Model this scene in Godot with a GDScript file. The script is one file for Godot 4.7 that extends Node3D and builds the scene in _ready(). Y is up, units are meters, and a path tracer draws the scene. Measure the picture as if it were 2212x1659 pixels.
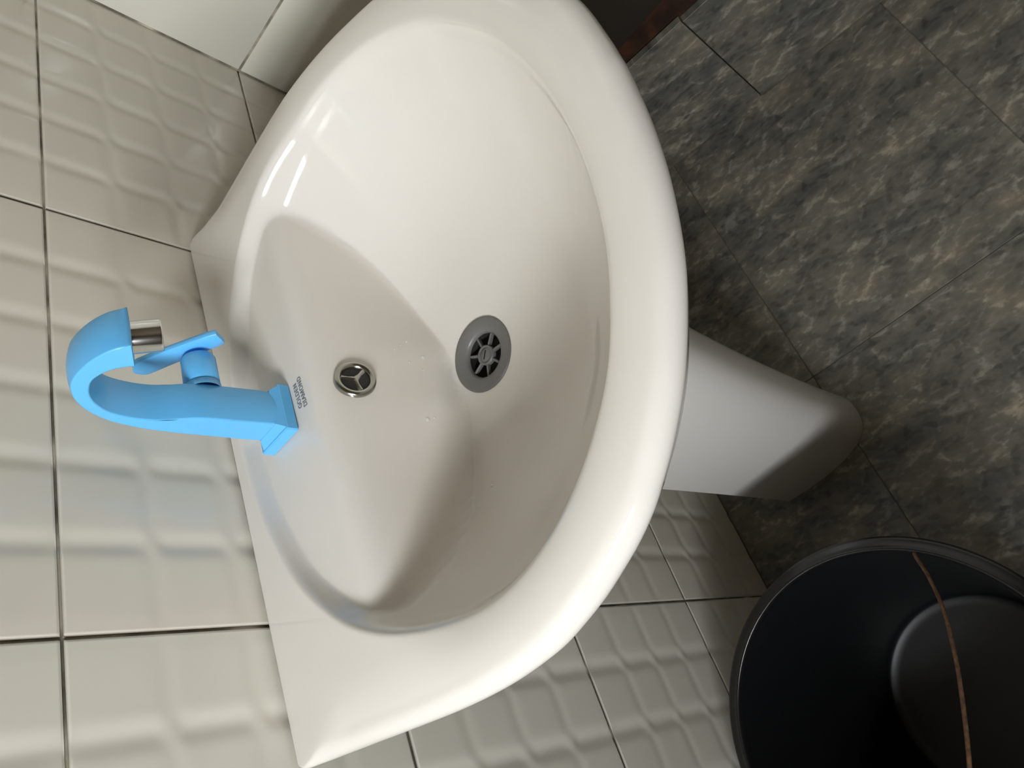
extends Node3D

const BX := 0.149          # centre of the washbasin along the wall
const RIM := 0.862         # height of the rim
const DZ := 0.19           # drain centre, out from the wall
var used := {}
var M := {}

func _ready() -> void:
	# ---- camera
	var cam := Camera3D.new(); cam.name = "camera"
	var r := Vector3(-0.33008304, -0.68578676, 0.64864605)
	var d := Vector3(-0.79775399, -0.16467184, -0.58006185)
	var f := Vector3(0.50461248, -0.70892856, -0.49273375)
	cam.transform = Transform3D(Basis(r, -d, -f).orthonormalized(), Vector3(-0.2167, 1.1831, 0.52424))
	cam.fov = rad_to_deg(2.0 * atan(829.5 / 1689.1))
	cam.near = 0.02
	add_child(cam)
	cam.current = true
	# ---- sky, exposure
	var env := Environment.new()
	env.background_mode = Environment.BG_SKY
	var sm := ProceduralSkyMaterial.new()
	sm.sky_top_color = Color(0.55, 0.68, 0.85)
	sm.sky_horizon_color = Color(0.85, 0.88, 0.9)
	sm.ground_horizon_color = Color(0.6, 0.58, 0.54)
	sm.ground_bottom_color = Color(0.4, 0.38, 0.35)
	sm.sky_energy_multiplier = 1.6
	sm.ground_energy_multiplier = 1.2
	env.sky = Sky.new(); env.sky.sky_material = sm
	env.tonemap_mode = Environment.TONE_MAPPER_LINEAR
	env.tonemap_exposure = 1.0
	env.sdfgi_enabled = true; env.ssao_enabled = true; env.ssil_enabled = true
	var we := WorldEnvironment.new(); we.name = "world"; we.environment = env
	add_child(we)
	# ---- daylight through the window in the left wall
	area_light("window_daylight", Vector3(WX - 0.06, WY, WZ), Vector3(1, 0, 0), Vector2(WW, WH), Color(0.98, 0.99, 1.0), 4.1)
	materials()
	room()
	washbasin()
	pedestal()
	tap()
	bucket()
	droplets()

const WX := -1.15
const WY := 1.5
const WZ := 0.45
const WW := 0.56
const WH := 0.34
const FZ := 1.7            # front wall
const CY := 2.6            # ceiling
const RX := 0.7915           # right wall

func area_light(called: String, at: Vector3, towards: Vector3, size: Vector2, col: Color, energy: float) -> void:
	var l := AreaLight3D.new(); l.name = called
	l.area_size = size
	l.area_normalize_energy = true
	l.light_color = col; l.light_energy = energy
	l.area_range = 8.0; l.area_attenuation = 2.0
	l.shadow_enabled = true
	l.position = at
	l.basis = Basis.looking_at(towards, Vector3.UP)
	add_child(l)

# ------------------------------------------------------------------ helpers
func numbered(called: String) -> String:
	var n: int = used.get(called, 0)
	used[called] = n + 1
	return called if n == 0 else "%s_%03d" % [called, n]

func tag(o: Node, label: String, category: String, group := "") -> void:
	o.set_meta("label", label); o.set_meta("category", category)
	if group: o.set_meta("group", group)

func thing(called: String, label: String, category: String, at: Vector3, group := "") -> Node3D:
	var o := Node3D.new(); o.name = numbered(called)
	add_child(o)
	o.position = at
	tag(o, label, category, group)
	return o

func mesh_node(called: String, m: Mesh, mat: Material, parent: Node) -> MeshInstance3D:
	var o := MeshInstance3D.new()
	o.name = numbered(called) if parent == self else called
	o.mesh = m
	o.material_override = mat
	parent.add_child(o, true)
	return o

func structure(called: String, m: Mesh, mat: Material) -> MeshInstance3D:
	var o := mesh_node(called, m, mat, self)
	o.set_meta("kind", "structure")
	return o

# rows of points; outward = along a row x down the rows
func grid(st: SurfaceTool, rows: Array, wrap := false, flip := false, uvs := false) -> void:
	var nr := rows.size()
	var nc: int = rows[0].size()
	var lim := nc if wrap else nc - 1
	var base := st.get_meta("n", 0) as int
	for i in nr:
		for j in nc:
			if uvs: st.set_uv(Vector2(float(j) / (nc - 1), float(i) / (nr - 1)))
			st.add_vertex(rows[i][j])
	for i in nr - 1:
		for j in lim:
			var j2 := (j + 1) % nc
			var a := base + i * nc + j
			var b := base + i * nc + j2
			var c := base + (i + 1) * nc + j2
			var e := base + (i + 1) * nc + j
			if flip:
				for k in [a, b, c, a, c, e]: st.add_index(k)
			else:
				for k in [a, c, b, a, e, c]: st.add_index(k)
	st.set_meta("n", base + nr * nc)

func start() -> SurfaceTool:
	var st := SurfaceTool.new()
	st.begin(Mesh.PRIMITIVE_TRIANGLES)
	st.set_smooth_group(0)
	st.set_meta("n", 0)
	return st

func done(st: SurfaceTool) -> ArrayMesh:
	st.generate_normals()
	return st.commit()

# profile points (radius, height), listed from the axis on top outwards and down
func lathe(prof: Array, n := 64) -> ArrayMesh:
	var st := start()
	lathe_into(st, prof, n)
	return done(st)

func lathe_into(st: SurfaceTool, prof: Array, n := 64, xf := Transform3D()) -> void:
	# doubled points make a crease
	var run := []
	for k in prof.size():
		run.append(prof[k])
		if run.size() > 1 and k < prof.size() - 1 and (prof[k] as Vector2).distance_to(prof[k + 1]) < 1e-7:
			ring_grid(st, run, n, xf); run = []
	ring_grid(st, run, n, xf)

func ring_grid(st: SurfaceTool, run: Array, n: int, xf: Transform3D) -> void:
	var rows := []
	for p in run:
		var row := PackedVector3Array()
		for j in n:
			var t := TAU * j / n
			row.append(xf * Vector3(p.x * cos(t), p.y, p.x * sin(t)))
		rows.append(row)
	grid(st, rows, true)

func box_into(st: SurfaceTool, lo: Vector3, hi: Vector3, c := 0.0, xf := Transform3D()) -> void:
	# box with chamfered edges, flat shaded
	st.set_smooth_group(-1)
	var m := (lo + hi) / 2.0
	var h := (hi - lo) / 2.0
	var v := func(sx, sy, sz, ax):
		var p := Vector3(sx * (h.x - (0.0 if ax == 0 else c)), sy * (h.y - (0.0 if ax == 1 else c)), sz * (h.z - (0.0 if ax == 2 else c)))
		return xf * (m + p)
	var quads := []
	var S := [-1, 1]
	for s in S:
		quads.append([v.call(s, -1, -1, 0), v.call(s, 1, -1, 0), v.call(s, 1, 1, 0), v.call(s, -1, 1, 0)])
		quads.append([v.call(-1, s, -1, 1), v.call(1, s, -1, 1), v.call(1, s, 1, 1), v.call(-1, s, 1, 1)])
		quads.append([v.call(-1, -1, s, 2), v.call(1, -1, s, 2), v.call(1, 1, s, 2), v.call(-1, 1, s, 2)])
	if c > 0:
		for s in S:
			for t in S:
				quads.append([v.call(s, t, -1, 0), v.call(s, t, -1, 1), v.call(s, t, 1, 1), v.call(s, t, 1, 0)])
				quads.append([v.call(s, -1, t, 0), v.call(s, -1, t, 2), v.call(s, 1, t, 2), v.call(s, 1, t, 0)])
				quads.append([v.call(-1, s, t, 1), v.call(-1, s, t, 2), v.call(1, s, t, 2), v.call(1, s, t, 1)])
	var base := st.get_meta("n", 0) as int
	var cc: Vector3 = xf * m
	for q in quads:
		var nn: Vector3 = (q[1] - q[0]).cross(q[2] - q[0])
		var mid: Vector3 = (q[0] + q[1] + q[2] + q[3]) / 4.0
		if nn.dot(mid - cc) > 0: q.reverse()
		tri4(st, q)
	if c > 0:
		for s in S:
			for t in S:
				for u in S:
					var a: Array = [v.call(s, t, u, 0), v.call(s, t, u, 1), v.call(s, t, u, 2)]
					var nn: Vector3 = (a[1] - a[0]).cross(a[2] - a[0])
					if nn.dot(a[0] - cc) > 0: a.reverse()
					for p in a: st.add_vertex(p)
					var b0 := st.get_meta("n", 0) as int
					for k in 3: st.add_index(b0 + k)
					st.set_meta("n", b0 + 3)
	st.set_smooth_group(0)

func tri4(st: SurfaceTool, q: Array) -> void:
	var b := st.get_meta("n", 0) as int
	for p in q: st.add_vertex(p)
	for k in [0, 1, 2, 0, 2, 3]: st.add_index(b + k)
	st.set_meta("n", b + 4)

func box(lo: Vector3, hi: Vector3, c := 0.0) -> ArrayMesh:
	var st := start()
	box_into(st, lo, hi, c)
	return done(st)

func tube_into(st: SurfaceTool, pts: Array, rad: float, n := 10) -> void:
	var rows := []
	var up := Vector3(0.3, 0.9, 0.2)
	for i in pts.size():
		var t: Vector3 = (pts[mini(i + 1, pts.size() - 1)] - pts[maxi(i - 1, 0)]).normalized()
		var a := t.cross(up).normalized()
		var b := a.cross(t)
		var row := PackedVector3Array()
		for j in n:
			var w := TAU * j / n
			row.append(pts[i] + (a * cos(w) + b * sin(w)) * rad)
		rows.append(row)
	grid(st, rows, true, true)

func smooth_curve(pts: Array, per := 8) -> Array:
	var out := []
	for i in pts.size() - 1:
		var p0: Variant = pts[maxi(i - 1, 0)]
		var p1: Variant = pts[i]
		var p2: Variant = pts[i + 1]
		var p3: Variant = pts[mini(i + 2, pts.size() - 1)]
		for k in per:
			var t := float(k) / per
			out.append(p1.cubic_interpolate(p2, p0, p3, t))
	out.append(pts[-1])
	return out

# ------------------------------------------------------------------ materials
func mat(col: Color, rough: float, metal := 0.0, spec := 0.5) -> StandardMaterial3D:
	var m := StandardMaterial3D.new()
	m.albedo_color = col; m.roughness = rough; m.metallic = metal; m.metallic_specular = spec
	return m

func c8(a: float, b: float, c: float) -> Color:
	return Color(a / 255.0, b / 255.0, c / 255.0)

func noise_img(w: int, h: int, type: int, freq: float, sd: int, fractal := FastNoiseLite.FRACTAL_FBM, oct := 4, ret := -1, warp := 0.0, wfreq := 0.01) -> Image:
	var n := FastNoiseLite.new()
	n.noise_type = type; n.frequency = freq; n.seed = sd
	n.fractal_type = fractal; n.fractal_octaves = oct
	if ret >= 0: n.cellular_return_type = ret
	if warp > 0.0:
		n.domain_warp_enabled = true; n.domain_warp_amplitude = warp; n.domain_warp_frequency = wfreq
		n.domain_warp_fractal_octaves = 3
	return n.get_image(w, h, false, false, true)

func marble_texture() -> ImageTexture:
	# dark grey-brown marble: cloudy ground, a net of thin pale veins drawn out along one axis, small dark flecks
	var N := 1024
	var W := 600
	var broad := noise_img(W, N, FastNoiseLite.TYPE_SIMPLEX, 0.0045, 3, FastNoiseLite.FRACTAL_FBM, 3)
	var cells := noise_img(W, N, FastNoiseLite.TYPE_CELLULAR, 0.0125, 5, FastNoiseLite.FRACTAL_NONE, 1, FastNoiseLite.RETURN_DISTANCE2_SUB, 34.0, 0.014)
	var cells2 := noise_img(W, N, FastNoiseLite.TYPE_CELLULAR, 0.034, 9, FastNoiseLite.FRACTAL_NONE, 1, FastNoiseLite.RETURN_DISTANCE2_SUB, 16.0, 0.03)
	var veins := noise_img(W, N, FastNoiseLite.TYPE_SIMPLEX, 0.0045, 21, FastNoiseLite.FRACTAL_RIDGED, 3, -1, 24.0, 0.008)
	var patch := noise_img(W, N, FastNoiseLite.TYPE_SIMPLEX, 0.016, 41, FastNoiseLite.FRACTAL_FBM, 3, -1, 20.0, 0.02)
	var fine := noise_img(W, N, FastNoiseLite.TYPE_SIMPLEX, 0.045, 13, FastNoiseLite.FRACTAL_FBM, 4)
	var spots := noise_img(W, N, FastNoiseLite.TYPE_SIMPLEX, 0.030, 31, FastNoiseLite.FRACTAL_FBM, 2)
	for im in [broad, cells, cells2, veins, patch, fine, spots]: im.resize(N, N, Image.INTERPOLATE_CUBIC)
	var a := broad.get_data(); var b := cells.get_data(); var c := cells2.get_data(); var pa := patch.get_data()
	var v := veins.get_data(); var fi := fine.get_data(); var sp := spots.get_data()
	var out := PackedByteArray(); out.resize(N * N * 3)
	for i in N * N:
		var br := a[i] / 255.0
		var pt := pa[i] / 255.0
		var e1 := 1.0 - smoothstep(0.0, 0.13, b[i] / 255.0)
		var e2 := 1.0 - smoothstep(0.0, 0.2, c[i] / 255.0)
		var ve := smoothstep(0.88, 1.0, v[i] / 255.0)
		var fn := fi[i] / 255.0
		var dk := smoothstep(0.60, 0.80, sp[i] / 255.0)
		var t := 0.485 + (br - 0.5) * 0.14 + (pt - 0.5) * 0.13 + (fn - 0.5) * 0.07
		t += e1 * 0.13 * smoothstep(0.3, 0.7, pt + (fn - 0.5) * 0.6) + e2 * 0.07 * smoothstep(0.35, 0.75, fn) * smoothstep(0.3, 0.6, br) + ve * 0.14
		t -= dk * 0.07 * smoothstep(0.7, 0.4, br)
		t = clampf(t, 0.06, 0.9)
		var warm := (br - 0.5) * 0.07 + (pt - 0.5) * 0.02
		out[i * 3] = int(255.0 * clampf(t * (1.0 + warm), 0, 1))
		out[i * 3 + 1] = int(255.0 * clampf(t * 0.985, 0, 1))
		out[i * 3 + 2] = int(255.0 * clampf(t * (0.93 - warm), 0, 1))
	return ImageTexture.create_from_image(Image.create_from_data(N, N, false, Image.FORMAT_RGB8, out))

func stain_texture(lo: Color, hi: Color, freq: float, sd: int) -> NoiseTexture2D:
	var t := NoiseTexture2D.new()
	t.width = 512; t.height = 512; t.seamless = true
	var n := FastNoiseLite.new(); n.seed = sd; n.frequency = freq
	n.fractal_octaves = 5
	t.noise = n
	var g := Gradient.new()
	g.set_color(0, lo); g.set_color(1, hi)
	g.set_offset(0, 0.2); g.set_offset(1, 0.8)
	t.color_ramp = g
	return t

func materials() -> void:
	M.ceramic = mat(c8(226, 221, 213), 0.07)
	M.pedestal = mat(c8(222, 219, 213), 0.12)
	M.tiles = []
	for k in 3:
		M.tiles.append(mat([c8(228, 223, 208), c8(226, 220, 206), c8(229, 225, 212)][k], 0.16))
	M.right_tile = mat(c8(232, 229, 216), 0.2)
	M.grout = mat(Color.WHITE, 0.9)
	M.grout.albedo_texture = stain_texture(c8(104, 96, 84), c8(200, 192, 172), 0.012, 4)
	M.grout.uv1_triplanar = true; M.grout.uv1_world_triplanar = true; M.grout.uv1_scale = Vector3(2.5, 2.5, 2.5)
	M.plaster = mat(c8(112, 97, 78), 0.9)
	M.wood = mat(c8(98, 84, 68), 0.6)
	var mt := marble_texture()
	M.marble = []
	for k in 6:
		var m := mat(c8(228, 225, 218), 0.42)
		m.albedo_texture = mt
		m.uv1_scale = Vector3(0.62, 0.62, 1)
		m.uv1_offset = Vector3(fmod(0.31 * k, 0.38), fmod(0.17 * k + 0.05, 0.38), 0)
		M.marble.append(m)
	M.floor_grout = mat(c8(104, 100, 92), 0.9)
	M.ledge = mat(Color.WHITE, 0.8)
	M.ledge.albedo_texture = stain_texture(c8(48, 32, 24), c8(84, 52, 34), 0.008, 8)
	M.ledge.uv1_triplanar = true; M.ledge.uv1_scale = Vector3(4, 4, 4)
	M.blue = mat(c8(98, 184, 240), 0.28)
	M.shadow_tile = mat(c8(62, 56, 50), 0.3)
	M.chrome = mat(c8(222, 222, 222), 0.14, 1.0)
	M.steel = mat(c8(170, 168, 160), 0.2, 1.0)
	M.gray = mat(c8(112, 111, 108), 0.38)
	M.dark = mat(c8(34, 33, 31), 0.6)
	M.black = mat(c8(16, 17, 19), 0.45)
	M.rim = mat(c8(24, 24, 25), 0.24)
	M.rust = mat(Color.WHITE, 0.7, 0.2)
	M.rust.albedo_texture = stain_texture(c8(62, 44, 30), c8(122, 88, 58), 0.03, 12)
	M.rust.uv1_triplanar = true; M.rust.uv1_scale = Vector3(9, 9, 9)
	M.ink = mat(c8(112, 116, 124), 0.5)
	M.water = mat(Color(1, 1, 1, 0.3), 0.02)
	M.water.transparency = BaseMaterial3D.TRANSPARENCY_ALPHA
	M.sealant = mat(Color.WHITE, 0.8)
	M.sealant.albedo_texture = stain_texture(c8(62, 52, 42), c8(168, 160, 146), 0.02, 17)
	M.sealant.uv1_triplanar = true; M.sealant.uv1_scale = Vector3(5, 5, 5)
	M.frame = mat(c8(235, 235, 232), 0.4)

# ------------------------------------------------------------------ room
func tile_mesh(w: float, h: float, nx: int, ny: int, depth: float) -> ArrayMesh:
	# glazed wall tile, face towards +z, centred on x, foot at y 0; nx by ny soft pillows
	var st := start()
	var xs := []
	var ys := []
	for pair in [[xs, w, nx], [ys, h, ny]]:
		var L: float = pair[1]
		var n: int = pair[2]
		if n == 0:
			for t in [0.0, 0.0015, L - 0.0015, L]: pair[0].append(t)
			continue
		var cw := L / n
		for i in n:
			for t in [0.0, 0.0025, 0.005, 0.0085, 0.012, 0.0165, 0.5 * cw, cw - 0.0165, cw - 0.012, cw - 0.0085, cw - 0.005, cw - 0.0025]:
				if i == 0 and t == 0.0: pair[0].append_array([0.0, 0.001])
				else: pair[0].append(i * cw + t)
		pair[0].append(L - 0.001)
		pair[0].append(L)
	var rows := []
	for y in ys:
		var row := PackedVector3Array()
		for x in xs:
			var z := depth
			if nx > 0:
				var fx := fposmod(x, w / nx)
				var fy := fposmod(y, h / ny)
				fx = minf(fx, w / nx - fx); fy = minf(fy, h / ny - fy)
				var ex := 1.0 - smoothstep(0.0, 0.0135, fx)
				var ey := 1.0 - smoothstep(0.0, 0.0115, fy)
				# the border of the tile stays flat
				if x < 0.013 or x > w - 0.013: ex *= 0.25
				if y < 0.013 or y > h - 0.013: ey *= 0.25
				z -= 0.0017 * ex * (1.0 - ey) + 0.0006 * ey
			if x <= 0.0 or x >= w or y <= 0.0 or y >= h: z = depth - 0.0016
			row.append(Vector3(x - w / 2.0, y, z))
		rows.append(row)
	grid(st, rows)
	# sides
	var loop := []
	for x in xs: loop.append(Vector3(x - w / 2.0, 0, depth - 0.0016))
	for y in ys: loop.append(Vector3(w / 2.0, y, depth - 0.0016))
	xs.reverse(); ys.reverse()
	for x in xs: loop.append(Vector3(x - w / 2.0, h, depth - 0.0016))
	for y in ys: loop.append(Vector3(-w / 2.0, y, depth - 0.0016))
	var back := []
	for p in loop: back.append(Vector3(p.x, p.y, 0))
	grid(st, [PackedVector3Array(loop), PackedVector3Array(back)], true)
	return done(st)

func room() -> void:
	var T := 0.12
	var g := 0.0021
	# floor: dark marble tiles, joints at x .252 + .4 n and z .235 + .408 n
	var fl := structure("floor", box(Vector3(WX - T, -0.1, -T), Vector3(RX + T, -0.0016, FZ + T)), M.floor_grout)
	var rng := RandomNumberGenerator.new(); rng.seed = 7
	var zs := [-0.173, 0.235, 0.643, 1.051, 1.459, 1.7]
	var xs2 := [-1.15, -0.948, -0.548, -0.148, 0.252, 0.7915]
	for i in xs2.size() - 1:
		for j in zs.size() - 1:
			var lo := Vector3(xs2[i] + 0.0005, -0.004, maxf(zs[j], 0.0) + 0.0005)
			var hi := Vector3(xs2[i + 1] - 0.0005, 0.0 - rng.randf() * 0.0006, zs[j + 1] - 0.0005)
			var t := mesh_node("floor_tile", slab(lo, hi, 1), M.marble[(i * 2 + j * 3) % 6], fl)
	# back wall
	var bw := structure("wall_back", box(Vector3(WX - T, -0.004, -T), Vector3(RX + T, CY, -0.0023)), M.grout)
	var tm := tile_mesh(0.4 - g, 0.25 - g, 6, 4, 0.0085)
	for c in range(-3, 2):
		for k in 8:
			var t := mesh_node("wall_tile", tm, M.tiles[(c * 5 + k * 3 + 40) % 3], bw)
			t.position = Vector3(c * 0.4 + 0.2, k * 0.25 + g / 2, -0.0085)
			t.rotation = Vector3(rng.randf_range(-0.0007, 0.0007), rng.randf_range(-0.0007, 0.0007), 0)
	# right wall
	var rw := structure("wall_right", box(Vector3(RX + 0.0008, -0.004, 0), Vector3(RX + T, CY, FZ)), M.grout)
	var pm := tile_mesh(0.4 - g, 0.25 - g, 0, 0, 0.0085)
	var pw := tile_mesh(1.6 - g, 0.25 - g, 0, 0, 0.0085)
	var dt := mesh_node("wall_tile", pw, M.shadow_tile, rw)  # near-black colour stands in for the basin shadow across this row
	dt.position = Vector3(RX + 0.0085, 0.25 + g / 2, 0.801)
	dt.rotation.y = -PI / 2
	for c in 4:
		for k in range(2, 8):
			var t := mesh_node("wall_tile", pm, M.right_tile, rw)
			t.position = Vector3(RX + 0.0085, k * 0.25 + g / 2, c * 0.4 + 0.2 + 0.001)
			t.rotation.y = -PI / 2
	# marble skirting that stands proud of the right wall, with a brown ledge
	var sk := structure("baseboard_right", box(Vector3(0.757, 0, 0.03), Vector3(0.95, 0.262, FZ - 0.002)), M.ledge)
	var sy := deg_to_rad(-7.0)
	sk.transform = Transform3D(Basis(Vector3.UP, sy), Vector3(0.75, 0, 0.24) - Basis(Vector3.UP, sy) * Vector3(0.745, 0, 0.24))
	var sz := [0.028, 0.428, 0.828, 1.228, 1.628, 1.697]
	for j in sz.size() - 1:
		mesh_node("skirting_tile", slab(Vector3(0.745, 0.0005, sz[j] + 0.001), Vector3(0.757, 0.266 - 0.004 * (j % 2), sz[j + 1] - 0.001), 0), M.marble[(j * 2 + 1) % 6], sk)
	# left wall with the window opening
	var lw := start()
	var a := WZ - WW / 2; var b := WZ + WW / 2; var y0 := WY - WH / 2; var y1 := WY + WH / 2
	box_into(lw, Vector3(WX - T, 0, 0), Vector3(WX, CY, a))
	box_into(lw, Vector3(WX - T, 0, b), Vector3(WX, CY, FZ))
	box_into(lw, Vector3(WX - T, 0, a), Vector3(WX, y0, b))
	box_into(lw, Vector3(WX - T, y1, a), Vector3(WX, CY, b))
	structure("wall_left", done(lw), M.plaster)
	var fr := start()
	var w0 := 0.022
	box_into(fr, Vector3(WX - 0.05, y0, a), Vector3(WX - 0.02, y0 + w0, b), 0.002)
	box_into(fr, Vector3(WX - 0.05, y1 - w0, a), Vector3(WX - 0.02, y1, b), 0.002)
	box_into(fr, Vector3(WX - 0.05, y0 + w0, a), Vector3(WX - 0.02, y1 - w0, a + w0), 0.002)
	box_into(fr, Vector3(WX - 0.05, y0 + w0, b - w0), Vector3(WX - 0.02, y1 - w0, b), 0.002)
	var win := structure("window_1", done(fr), M.frame)
	for k in 2:
		mesh_node("glazing_bar", box(Vector3(WX - 0.048, y0 + w0, WZ - 0.1 + 0.2 * k - 0.008), Vector3(WX - 0.025, y1 - w0, WZ - 0.1 + 0.2 * k + 0.008), 0.002), M.frame, win)
	mesh_node("glazing_bar", box(Vector3(WX - 0.048, WY + 0.06, a + w0), Vector3(WX - 0.025, WY + 0.08, b - w0), 0.002), M.frame, win)
	structure("wall_front", box(Vector3(WX - T, 0, FZ), Vector3(RX + T, CY, FZ + T)), M.wood)
	structure("ceiling", box(Vector3(WX - T, CY, -T), Vector3(RX + T, CY + T, FZ + T)), M.plaster)

# a tile slab with planar UVs in metres; axis = the one its face looks along
func slab(lo: Vector3, hi: Vector3, axis: int) -> ArrayMesh:
	var st := SurfaceTool.new()
	st.begin(Mesh.PRIMITIVE_TRIANGLES)
	st.set_smooth_group(-1)
	var c := 0.0007
	var top := []
	var mid := []
	var low := []
	var corners := [[0, 0], [1, 0], [1, 1], [0, 1]]
	for q in corners:
		if axis == 1:
			top.append(Vector3(lo.x + c if q[0] == 0 else hi.x - c, hi.y, lo.z + c if q[1] == 0 else hi.z - c))
			mid.append(Vector3(lo.x if q[0] == 0 else hi.x, hi.y - c, lo.z if q[1] == 0 else hi.z))
			low.append(Vector3(lo.x if q[0] == 0 else hi.x, lo.y, lo.z if q[1] == 0 else hi.z))
		else:
			top.append(Vector3(lo.x, lo.y + c if q[0] == 0 else hi.y - c, lo.z + c if q[1] == 0 else hi.z - c))
			mid.append(Vector3(lo.x + c, lo.y if q[0] == 0 else hi.y, lo.z if q[1] == 0 else hi.z))
			low.append(Vector3(hi.x, lo.y if q[0] == 0 else hi.y, lo.z if q[1] == 0 else hi.z))
	var quads := [top]
	for k in 4:
		quads.append([top[k], top[(k + 1) % 4], mid[(k + 1) % 4], mid[k]])
		quads.append([mid[k], mid[(k + 1) % 4], low[(k + 1) % 4], low[k]])
	var cc := (lo + hi) / 2.0
	for q in quads:
		var nn: Vector3 = (q[1] - q[0]).cross(q[2] - q[0])
		var m: Vector3 = (q[0] + q[1] + q[2] + q[3]) / 4.0
		if nn.dot(m - cc) > 0: q = [q[3], q[2], q[1], q[0]]
		for k in [0, 1, 2, 0, 2, 3]:
			var p: Vector3 = q[k]
			st.set_uv(Vector2(p.z, p.x) * 2.5 - Vector2(lo.z, lo.x) * 2.5 if axis == 1 else Vector2(p.z - lo.z, p.y - lo.y) * 2.5)
			st.add_vertex(p)
	st.generate_normals()
	return st.commit()

# ------------------------------------------------------------------ washbasin
var outer_r: Array = []
var inner_r: Array = []
const NT := 288

func radial(pts: Array, left := []) -> Array:
	# outline halves (from back to front) -> radius about the drain for each angle
	var half := smooth_curve(pts, 10)
	var other := smooth_curve(left, 10) if left else half
	var poly := []
	for p in half: poly.append(p)
	for i in range(other.size() - 2, 0, -1): poly.append(Vector2(-other[i].x, other[i].y))
	var out := []
	for j in NT:
		var t := TAU * j / NT
		var dir := Vector2(cos(t), sin(t))
		var best := 0.0
		for i in poly.size():
			var hit: Variant = Geometry2D.segment_intersects_segment(Vector2(0, DZ), Vector2(0, DZ) + dir, poly[i], poly[(i + 1) % poly.size()])
			if hit != null: best = maxf(best, (hit - Vector2(0, DZ)).length())
		out.append(best)
	return out

func outline(tab: Array, t: float) -> float:
	var u := fposmod(t / TAU, 1.0) * NT
	var i := int(u) % NT
	return lerpf(tab[i], tab[(i + 1) % NT], u - floorf(u))

const PANEL := [Vector2(-1, -0.0125), Vector2(0.06, -0.0125), Vector2(0.104, -0.0138), Vector2(0.111, -0.0160), Vector2(0.119, -0.0240), Vector2(0.129, -0.0425), Vector2(0.138, -0.068), Vector2(0.148, -0.104), Vector2(0.156, -0.136), Vector2(1.0, -3.6)]

func panel(x: float, z: float) -> float:
	var ax := absf(x)
	var s := 0.0
	# averaged over a short span, which rounds the profile
	for k in [-1.0, -0.5, 0.0, 0.5, 1.0]:
		var z0: float = z + k * 0.005
		# towards the sides the lower part of the slope lies further back
		var y0 := panel_profile(z0)
		s += panel_profile(z0 + 0.27 * clampf(-0.035 - y0, 0.0, 0.09) * smoothstep(0.02, 0.13, ax))
	return s / 5.0

func panel_profile(zz: float) -> float:
	for i in PANEL.size() - 1:
		if zz <= PANEL[i + 1].x:
			return lerpf(PANEL[i].y, PANEL[i + 1].y, (zz - PANEL[i].x) / (PANEL[i + 1].x - PANEL[i].x))
	return -1.0

func smax(a: float, b: float, k: float) -> float:
	var h := maxf(k - absf(a - b), 0.0) / k
	return maxf(a, b) + h * h * k * 0.25

func basin_height(x: float, z: float) -> float:
	var r := Vector2(x, z - DZ).length()
	var t := atan2(z - DZ, x)
	var ro := outline(inner_r, t)
	var rO := outline(outer_r, t)
	var s := minf(r / ro, 1.0)
	var bowl := lerpf(-0.137, -0.008, 0.05 * s + 0.95 * pow(s, 3.4))
	var h := maxf(smax(bowl, panel(x, z), 0.006), -0.137)
	var u := clampf((r - ro) / maxf(rO - ro, 0.001), 0.0, 1.0)
	var edge := clampf(1.0 - (rO - r - 0.003) / 0.042, 0.0, 1.0) * smoothstep(0.01, 0.06, rO * sin(t) + DZ)
	var lip := clampf(1.0 - (r - ro) / 0.042, 0.0, 1.0) * smoothstep(0.10, 0.2, z)
	var deck := -0.0065 * lip * lip - 0.0065 * edge * edge
	var w := clampf((r - ro + 0.0095) / 0.012, 0.0, 1.0)
	return lerpf(h, deck, lerpf(w, w * w * (3.0 - 2.0 * w), 0.5))

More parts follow.
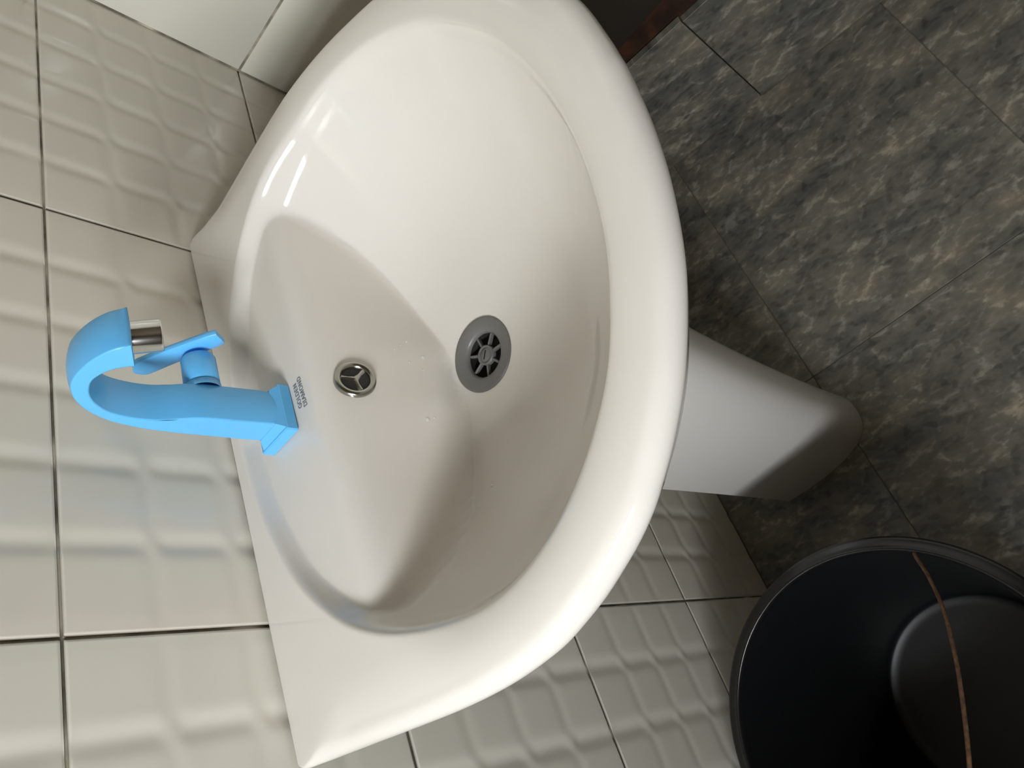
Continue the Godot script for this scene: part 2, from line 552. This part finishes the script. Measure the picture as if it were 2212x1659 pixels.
func washbasin() -> void:
	var po := [Vector2(0, 0.003), Vector2(0.1, 0.003), Vector2(0.2, 0.003), Vector2(0.25, 0.003), Vector2(0.256, 0.0048), Vector2(0.2578, 0.011), Vector2(0.2595, 0.03), Vector2(0.2645, 0.07), Vector2(0.271, 0.125), Vector2(0.2755, 0.17), Vector2(0.2765, 0.20), Vector2(0.273, 0.235), Vector2(0.265, 0.27), Vector2(0.2505, 0.311), Vector2(0.239, 0.335), Vector2(0.224, 0.358), Vector2(0.205, 0.38), Vector2(0.18, 0.402), Vector2(0.15, 0.42), Vector2(0.12, 0.433), Vector2(0.085, 0.444), Vector2(0.056, 0.4505), Vector2(0.02, 0.4515), Vector2(0, 0.4508)]
	var pl := [Vector2(0, 0.003), Vector2(0.1, 0.003), Vector2(0.2, 0.003), Vector2(0.2535, 0.003), Vector2(0.258, 0.0045), Vector2(0.2585, 0.011), Vector2(0.2605, 0.035), Vector2(0.2645, 0.07), Vector2(0.2695, 0.11), Vector2(0.2752, 0.161), Vector2(0.2772, 0.203), Vector2(0.2750, 0.24), Vector2(0.2708, 0.2605), Vector2(0.2638, 0.2835), Vector2(0.2566, 0.3008), Vector2(0.2485, 0.3180), Vector2(0.2388, 0.3338), Vector2(0.2297, 0.3450), Vector2(0.2125, 0.3640), Vector2(0.1870, 0.3865), Vector2(0.1545, 0.4075), Vector2(0.1270, 0.4215), Vector2(0.0880, 0.4355), Vector2(0.0500, 0.4445), Vector2(0.0100, 0.4502), Vector2(0, 0.4508)]
	var pi := [Vector2(0, 0.019), Vector2(0.05, 0.023), Vector2(0.095, 0.034), Vector2(0.138, 0.052), Vector2(0.178, 0.082), Vector2(0.204, 0.115), Vector2(0.2225, 0.155), Vector2(0.2335, 0.2), Vector2(0.2335, 0.238), Vector2(0.2235, 0.275), Vector2(0.208, 0.305), Vector2(0.187, 0.333), Vector2(0.162, 0.357), Vector2(0.132, 0.376), Vector2(0.10, 0.391), Vector2(0.065, 0.401), Vector2(0.03, 0.4065), Vector2(0, 0.408)]
	outer_r = radial(po, pl); inner_r = radial(pi)
	var root := thing("washbasin", "white glazed ceramic washbasin with a deep oval bowl under the blue tap", "washbasin", Vector3(BX, RIM, 0))
	root.rotation.z = deg_to_rad(1.6)
	var rows := []
	var NI := 74
	var ND := 14
	for i in NI + ND + 1:
		var row := PackedVector3Array()
		for j in NT:
			var t := TAU * j / NT
			var ro: float = inner_r[j]
			var rO: float = outer_r[j]
			var back := smoothstep(0.032, 0.008, rO * sin(t) + DZ)
			var R := lerpf(0.0135, 0.003, back)
			var r := 0.0
			if i <= NI:
				r = lerpf(0.031, ro + 0.007, 1.0 - pow(1.0 - float(i) / NI, 1.25))
			else:
				r = lerpf(ro + 0.007, maxf(rO - R, ro + 0.0075), float(i - NI) / ND)
			var x := r * cos(t)
			var z := DZ + r * sin(t)
			row.append(Vector3(x, basin_height(x, z), z))
		rows.append(row)
	# rounded lip, skirt and underside
	for k in 22:
		var row := PackedVector3Array()
		for j in NT:
			var t := TAU * j / NT
			var rO: float = outer_r[j]
			var back := smoothstep(0.032, 0.008, rO * sin(t) + DZ)
			var R := lerpf(0.0135, 0.003, back)
			var last: Vector3 = rows[NI + ND][j]
			var r := 0.0
			var y := 0.0
			if k < 13:
				var p := PI * 0.86 * (k + 1) / 13.0
				r = rO - R + R * sin(p); y = last.y - R * (1.0 - cos(p))
			else:
				var q := (k - 12) / 9.0
				var rs := rO - R + R * sin(PI * 0.86)
				r = lerpf(rs, 0.112, q)
				y = lerpf(last.y - R * (1.0 - cos(PI * 0.86)), -0.164, pow(q, 0.62))
			row.append(Vector3(r * cos(t), y, maxf(DZ + r * sin(t), 0.0028)))
		rows.append(row)
	var st := start()
	grid(st, rows, true)
	# close the underside round the waste
	lathe_into(st, [Vector2(0.112, -0.164), Vector2(0.031, -0.164)], NT, Transform3D(Basis(), Vector3(0, 0, DZ)))
	lathe_into(st, [Vector2(0.031, -0.164), Vector2(0.031, -0.137)], NT, Transform3D(Basis(), Vector3(0, 0, DZ)))
	mesh_node("bowl", done(st), M.ceramic, root)
	# dirty sealant along the wall
	mesh_node("sealant_bead", box(Vector3(-0.25, -0.009, 0.0002), Vector3(0.25, -0.0022, 0.0042), 0.001), M.sealant, root)
	# waste
	var w := mesh_node("drain_flange", lathe([Vector2(0.0198, -0.004), Vector2(0.0202, -0.001), Vector2(0.0218, 0.0006), Vector2(0.026, 0.0018), Vector2(0.0315, 0.0024), Vector2(0.0333, 0.0018), Vector2(0.0337, 0.0005), Vector2(0.0337, -0.002)]), M.gray, root)
	w.set_meta("label", "grey plastic drain flange")
	w.position = Vector3(0, -0.1365, DZ)
	var cup := mesh_node("drain_cup", lathe([Vector2(0.0001, -0.022), Vector2(0.019, -0.021), Vector2(0.019, -0.021), Vector2(0.0199, -0.004)]), M.dark, w)
	var gs := start()
	lathe_into(gs, [Vector2(0.0001, 0.0002), Vector2(0.0055, 0.0002), Vector2(0.0055, 0.0002), Vector2(0.006, -0.0008), Vector2(0.006, -0.0008), Vector2(0.0068, -0.0008), Vector2(0.0068, -0.0008), Vector2(0.0072, 0.0), Vector2(0.0088, -0.0001), Vector2(0.0088, -0.0001), Vector2(0.0088, -0.005)], 40)
	for k in 7:
		var ang := TAU * (k + 0.12) / 7
		box_into(gs, Vector3(0.008, -0.005, -0.0011), Vector3(0.0199, -0.0012, 0.0010), 0.0004, Transform3D(Basis(Vector3.UP, ang), Vector3.ZERO))
	var gr := mesh_node("drain_grid", done(gs), M.gray, w)
	gr.position.y = -0.0022
	var slot := mesh_node("hub_slot", box(Vector3(-0.0008, 0.0, -0.0042), Vector3(0.0008, 0.0003, 0.0042), 0.0002), M.dark, w)
	slot.position.y = -0.0021; slot.rotation.y = deg_to_rad(50)
	# overflow: chrome ring with a three-armed grate
	var op := Vector3(0, panel(0, 0.1285), 0.1285)
	var slope := atan2(panel(0, 0.1225) - panel(0, 0.1345), 0.012)
	var ob := Basis(Vector3.RIGHT, slope)
	var ring := mesh_node("overflow_ring", lathe([Vector2(0.0113, -0.002), Vector2(0.0118, 0.0012), Vector2(0.0132, 0.0026), Vector2(0.0150, 0.003), Vector2(0.0167, 0.0022), Vector2(0.0175, 0.0006), Vector2(0.0176, -0.003)], 56), M.steel, root)
	ring.transform = Transform3D(ob, op + ob.y * 0.001)
	ring.set_meta("label", "chrome overflow ring")
	mesh_node("overflow_shade_disc", lathe([Vector2(0.0001, 0.0002), Vector2(0.0115, 0.0002)], 40), M.dark, ring)  # flat disc, dark colour painted for the shade inside the opening
	var star := start()
	for k in 3:
		var bs := Basis(Vector3.UP, TAU * k / 3 + deg_to_rad(70))
		var q := []
		for e in [[0.0, 0.0030, 0.0016], [0.006, 0.0016, 0.0012], [0.0116, 0.0022, 0.0008]]:
			q.append(PackedVector3Array([bs * Vector3(e[0], 0.0002, e[1]), bs * Vector3(e[0], e[2] + 0.0006, 0.0), bs * Vector3(e[0], 0.0002, -e[1])]))
		grid(star, q, false, true)
	mesh_node("overflow_grate", done(star), M.steel, ring)
	# lettering on the tap ledge
	for k in 2:
		var tm := TextMesh.new()
		tm.text = ["GOLDEN", "DIAMOND"][k]
		var sf := SystemFont.new(); sf.font_names = PackedStringArray(["Droid Sans"])
		tm.font = sf; tm.font_size = 32; tm.pixel_size = 0.000186; tm.depth = 0.0003
		var lt := mesh_node("lettering", tm, M.ink, root)
		var lz := 0.0905 + 0.0066 * k
		var tilt := atan2(panel(0, lz - 0.003) - panel(0, lz + 0.003), 0.006)
		tm.font_size = 34
		lt.transform = Transform3D(Basis(Vector3.RIGHT, -PI / 2 + tilt), Vector3(0.006, panel(0, lz) + 0.0002, lz))

func pedestal() -> void:
	var root := thing("pedestal", "white ceramic pedestal standing on the dark floor below the washbasin", "pedestal", Vector3(0.172, 0, 0))
	var rows := []
	var secs := []
	for i in 25:
		var y := 0.695 * (1.0 - i / 24.0)
		secs.append([y, 0.0])
	secs.append([0.0, 0.0])
	for s in secs:
		var y: float = s[0]
		var flare := pow(y / 0.695, 2.2)
		var foot := smoothstep(0.03, 0.0, y)
		var hw := 0.0635 + 0.010 * flare + 0.0008 * foot
		var zf := 0.2605 + 0.035 * flare + 0.0006 * foot
		var zb := 0.10
		var cx := -0.010 * y / 0.695
		var row := PackedVector3Array()
		for k in 41:
			var p := PI * k / 40.0
			var cs := cos(p)
			row.append(Vector3(cx + hw * signf(cs) * pow(absf(cs), 0.72), y, zb + (zf - zb) * pow(sin(p), 0.78)))
		for k in 9:
			var t := k / 8.0
			row.append(Vector3(cx - hw + 2.0 * hw * t, y, zb + 0.001 + 0.03 * sin(PI * t) * 0.0))
		rows.append(row)
	var st := start()
	var front := []
	var rear := []
	for row in rows:
		front.append(row.slice(0, 41)); rear.append(row.slice(41))
	grid(st, front)
	grid(st, rear)
	mesh_node("column", done(st), M.pedestal, root)

# ------------------------------------------------------------------ tap
func tap() -> void:
	var root := thing("tap", "bright blue plastic basin tap with a hooked spout and side lever", "tap", Vector3(BX, 0, 0))
	var prof := [Vector2(0.0545, 0.860), Vector2(0.0530, 0.88), Vector2(0.0522, 0.8988), Vector2(0.0510, 0.925), Vector2(0.0505, 0.9512), Vector2(0.0520, 0.968), Vector2(0.0553, 0.9837), Vector2(0.0603, 0.9955), Vector2(0.0668, 1.0055), Vector2(0.0765, 1.0145), Vector2(0.0880, 1.0198), Vector2(0.1, 1.0206), Vector2(0.1158, 1.0172), Vector2(0.1290, 1.0105), Vector2(0.1375, 1.0012)]
	var inn := [Vector2(0.1180, 0.9912), Vector2(0.112, 1.0005), Vector2(0.1045, 1.0066), Vector2(0.0955, 1.0095), Vector2(0.0855, 1.0076), Vector2(0.0770, 1.0030), Vector2(0.0705, 0.9962), Vector2(0.0655, 0.9875), Vector2(0.0630, 0.975), Vector2(0.0628, 0.961), Vector2(0.0655, 0.947), Vector2(0.0715, 0.932), Vector2(0.0745, 0.918), Vector2(0.0760, 0.9), Vector2(0.0785, 0.872), Vector2(0.0790, 0.860)]
	var poly := smooth_curve(prof, 4)
	poly.append_array(smooth_curve(inn, 4))
	var n := poly.size()
	var nrm := []
	for i in n:
		var a: Vector2 = poly[(i + n - 1) % n]
		var b: Vector2 = poly[(i + 1) % n]
		var t := (b - a).normalized()
		nrm.append(Vector2(-t.y, t.x))      # outline runs up the back and down the front: outward is to the left
	var rows := []
	var hw := 0.0162
	for u in [-1.0, -0.975, -0.94, -0.8, -0.55, -0.25, 0.0, 0.25, 0.55, 0.8, 0.94, 0.975, 1.0]:
		var off: float = 0.0022 * (1.0 - u * u) - 0.0002
		if absf(u) == 1.0: off -= 0.0007
		var row := PackedVector3Array()
		for i in n:
			var corner := 0.3 if i == 0 or i == n - 1 or absi(i - (prof.size() - 1) * 4) < 2 else 1.0
			var q: Vector2 = poly[i] + nrm[i] * off * corner
			row.append(Vector3(u * hw, q.y, q.x))
		rows.append(row)
	var st := start()
	grid(st, rows, true)
	st.set_smooth_group(-1)
	for side in [0, rows.size() - 1]:
		var flat := PackedVector2Array()
		for p in rows[side]: flat.append(Vector2(p.z, p.y))
		var ix := Geometry2D.triangulate_polygon(flat)
		for k in range(0, ix.size(), 3):
			var tri := [rows[side][ix[k]], rows[side][ix[k + 1]], rows[side][ix[k + 2]]]
			var nn: Vector3 = (tri[1] - tri[0]).cross(tri[2] - tri[0])
			if (nn.x > 0) == (side > 0): tri.reverse()
			var b := st.get_meta("n", 0) as int
			for p in tri: st.add_vertex(p)
			for m in 3: st.add_index(b + m)
			st.set_meta("n", b + 3)
	mesh_node("spout_body", done(st), M.blue, root)
	# base plate, wider than the body, with a sloped shoulder
	var bs := start()
	box_into(bs, Vector3(-0.0225, 0.8495, 0.0435), Vector3(0.0225, 0.8605, 0.0835), 0.0012)
	mesh_node("base_plate", done(bs), M.blue, root)
	var sh := start()
	sh.set_smooth_group(-1)
	var lo := [Vector3(-0.0205, 0.8602, 0.0465), Vector3(0.0205, 0.8602, 0.0465), Vector3(0.0205, 0.8602, 0.0828), Vector3(-0.0205, 0.8602, 0.0828)]
	var hi := [Vector3(-0.0164, 0.867, 0.0542), Vector3(0.0164, 0.867, 0.0542), Vector3(0.0164, 0.867, 0.0792), Vector3(-0.0164, 0.867, 0.0792)]
	for k in 4: tri4(sh, [lo[k], lo[(k + 1) % 4], hi[(k + 1) % 4], hi[k]])
	mesh_node("shoulder", done(sh), M.blue, root)
	# chrome aerator square to the spout end
	var ax := Vector3(0, -0.888, 0.46).normalized()
	var ab := Basis(Vector3.RIGHT, Vector3(0, -ax.y, -ax.z), Vector3.RIGHT.cross(Vector3(0, -ax.y, -ax.z)))
	var aer := mesh_node("aerator", lathe([Vector2(0.0001, -0.0162), Vector2(0.0088, -0.0162), Vector2(0.0088, -0.0162), Vector2(0.0092, -0.0186), Vector2(0.0104, -0.0192), Vector2(0.0108, -0.0186), Vector2(0.0110, -0.0176), Vector2(0.0110, 0.003)].map(func(p): return p), 56), M.chrome, root)
	aer.transform = Transform3D(ab, Vector3(0, 0.9958, 0.1268))
	aer.set_meta("label", "chrome aerator at the spout end")
	# knob on the side away from the camera, lever across its end
	var kb := Basis(Vector3(0, 0, 1), -PI / 2)     # lathe axis y -> +x
	var kn := mesh_node("knob", lathe([Vector2(0.0001, 0.033), Vector2(0.0105, 0.033), Vector2(0.0125, 0.0322), Vector2(0.0134, 0.0305), Vector2(0.0134, 0.0305), Vector2(0.0137, 0.006), Vector2(0.0137, 0.006), Vector2(0.0130, 0.0055), Vector2(0.0130, 0.0048), Vector2(0.0130, 0.0048), Vector2(0.0141, 0.0044), Vector2(0.0143, -0.001)], 56), M.blue, root)
	kn.transform = Transform3D(kb, Vector3(0.0162, 0.9150, 0.0640))
	var neck := mesh_node("lever_neck", lathe([Vector2(0.0001, 0.004), Vector2(0.007, 0.004), Vector2(0.007, 0.004), Vector2(0.0072, -0.001)], 32), M.blue, root)
	neck.transform = Transform3D(kb, Vector3(0.0492, 0.9150, 0.0640))
	# lever: a rounded bar in the plane across the knob's axis
	var c0 := Vector2(0.0905, 0.9085)   # z, y of the low front end
	var c1 := Vector2(0.0285, 0.9500)   # high rear end
	var dirv := (c1 - c0).normalized()
	var nv := Vector2(-dirv.y, dirv.x)
	if nv.y < 0: nv = -nv
	var L := c0.distance_to(c1)
	var lev := []
	for i in 25:
		var s := i / 24.0
		var wdt := lerpf(0.0082, 0.0095, s)
		if s > 0.86: wdt *= sqrt(maxf(1.0 - pow((s - 0.86) / 0.14, 2.0), 0.02))
		if s < 0.06: wdt *= lerpf(0.82, 1.0, s / 0.06)
		var mid := c0 + dirv * L * s
		var bow := 0.0536 + 0.004 * sin(PI * s) * 0.4 + 0.003 * s * s
		var th := 0.0026
		var row := PackedVector3Array()
		for q in [[-1.0, -0.75], [-1.0, 0.75], [-0.92, 1.0], [0.92, 1.0], [1.0, 0.75], [1.0, -0.75], [0.92, -1.0], [-0.92, -1.0]]:
			var pz: Vector2 = mid + nv * wdt * q[0]
			row.append(Vector3(bow + th * q[1], pz.y, pz.x))
		lev.append(row)
	var ls := start()
	grid(ls, lev, true, true)
	for e in [0, 24]:
		var row: PackedVector3Array = lev[e]
		ls.set_smooth_group(-1)
		for k in range(1, 7):
			var b := ls.get_meta("n", 0) as int
			for p in [row[0], row[k], row[k + 1]]: ls.add_vertex(p)
			for m in ([0, 1, 2] if e == 0 else [2, 1, 0]): ls.add_index(b + m)
			ls.set_meta("n", b + 3)
	mesh_node("lever", done(ls), M.blue, root)

# ------------------------------------------------------------------ bucket
func bucket() -> void:
	var c := Vector3(-0.231, 0, 0.205)
	var root := thing("bucket", "large black plastic bucket with a rusty wire handle beside the pedestal", "bucket", c)
	mesh_node("shell", lathe([Vector2(0.0001, 0.006), Vector2(0.108, 0.006), Vector2(0.1195, 0.0075), Vector2(0.1225, 0.011), Vector2(0.1235, 0.016), Vector2(0.148, 0.18), Vector2(0.1712, 0.331)], 96), M.black, root)
	mesh_node("outer_wall", lathe([Vector2(0.1742, 0.331), Vector2(0.151, 0.18), Vector2(0.1265, 0.004), Vector2(0.1245, 0.0006), Vector2(0.0001, 0.0006)], 96), M.black, root)
	mesh_node("rim", lathe([Vector2(0.1712, 0.331), Vector2(0.1718, 0.3375), Vector2(0.1728, 0.3398), Vector2(0.1745, 0.3405), Vector2(0.1765, 0.3392), Vector2(0.1785, 0.3372), Vector2(0.1835, 0.3368), Vector2(0.1862, 0.3355), Vector2(0.1870, 0.3325), Vector2(0.1866, 0.321), Vector2(0.1850, 0.320), Vector2(0.1842, 0.330), Vector2(0.1742, 0.331)], 128), M.rim, root)
	var e := Vector3(-0.0924, 0.338, 0.305)
	var pts := [e + Vector3(0.012, -0.01, 0.005), e, Vector3(-0.1181, 0.36, 0.3102), Vector3(-0.151, 0.385, 0.3119), Vector3(-0.18, 0.405, 0.3077), Vector3(-0.2019, 0.42, 0.3033), Vector3(-0.2313, 0.435, 0.2935), Vector3(-0.2491, 0.443, 0.2866), Vector3(-0.2661, 0.45, 0.2792), Vector3(-0.3, 0.452, 0.258), Vector3(-0.335, 0.44, 0.225), Vector3(-0.36, 0.41, 0.18), Vector3(-0.372, 0.37, 0.135), Vector3(-0.3725, 0.338, 0.105), Vector3(-0.382, 0.33, 0.098)]
	var st := start()
	var cv := smooth_curve(pts, 6)
	for i in cv.size(): cv[i] -= c
	tube_into(st, cv, 0.0019, 10)
	var h := mesh_node("handle", done(st), M.rust, root)
	h.set_meta("label", "thin rusty wire handle")

func droplets() -> void:
	# water drops left on the slope below the overflow: x, z on the basin, radius
	var root := get_node("washbasin") as Node3D
	var proto: MeshInstance3D
	var n := 0
	var labels := ["tiny water drop on the basin slope farthest to the right of the overflow ring",
		"tiny water drop in the row of four beside the drain, the one nearest the overflow",
		"tiny water drop in the row of four beside the drain, second from the overflow",
		"tiny water drop in the row of four beside the drain, third from the overflow",
		"tiny water drop in the row of four beside the drain, the one nearest the drain",
		"round water drop alone between the overflow ring and the row of four drops",
		"largest clear water drop just behind the grey drain flange",
		"small water drop left of the largest drop, straight between overflow ring and drain",
		"larger drop of the pair on the shaded left part of the basin slope",
		"smaller drop of the pair on the shaded left part of the basin slope",
		"lone water drop on the dark left side of the bowl, well left of the drain"]
	var m := lathe([Vector2(0.00001, 0.5), Vector2(0.25, 0.46), Vector2(0.5, 0.36), Vector2(0.75, 0.2), Vector2(0.9, 0.06), Vector2(0.94, -0.05)], 20)
	for q in [[0.0563, 0.1397, 1.0], [0.0311, 0.1422, 1.1], [0.0361, 0.1438, 1.0], [0.0408, 0.1451, 1.2], [0.0407, 0.1460, 0.8], [0.0163, 0.1452, 1.5], [0.0219, 0.1490, 2.1], [0.0083, 0.1479, 1.2], [-0.0422, 0.1434, 2.2], [-0.0409, 0.1452, 1.3], [-0.1143, 0.1604, 2.1]]:
		var x: float = q[0]
		var z: float = q[1]
		var h := basin_height(x, z)
		var nrm := Vector3(-(basin_height(x + 0.001, z) - basin_height(x - 0.001, z)) / 0.002, 1.0, -(basin_height(x, z + 0.001) - basin_height(x, z - 0.001)) / 0.002).normalized()
		var side := nrm.cross(Vector3(0, 0, 1)).normalized()
		var rad: float = q[2] * 0.001
		var o: MeshInstance3D
		if proto == null:
			o = mesh_node("water_drop", m, M.water, self)
			proto = o
		else:
			o = proto.duplicate()
			o.name = numbered("water_drop")
			add_child(o, true)
		tag(o, labels[n], "water drop", "water drops in the washbasin")
		n += 1
		o.transform = root.transform * Transform3D(Basis(side * rad, nrm * rad, side.cross(nrm) * -rad), Vector3(x, h, z))
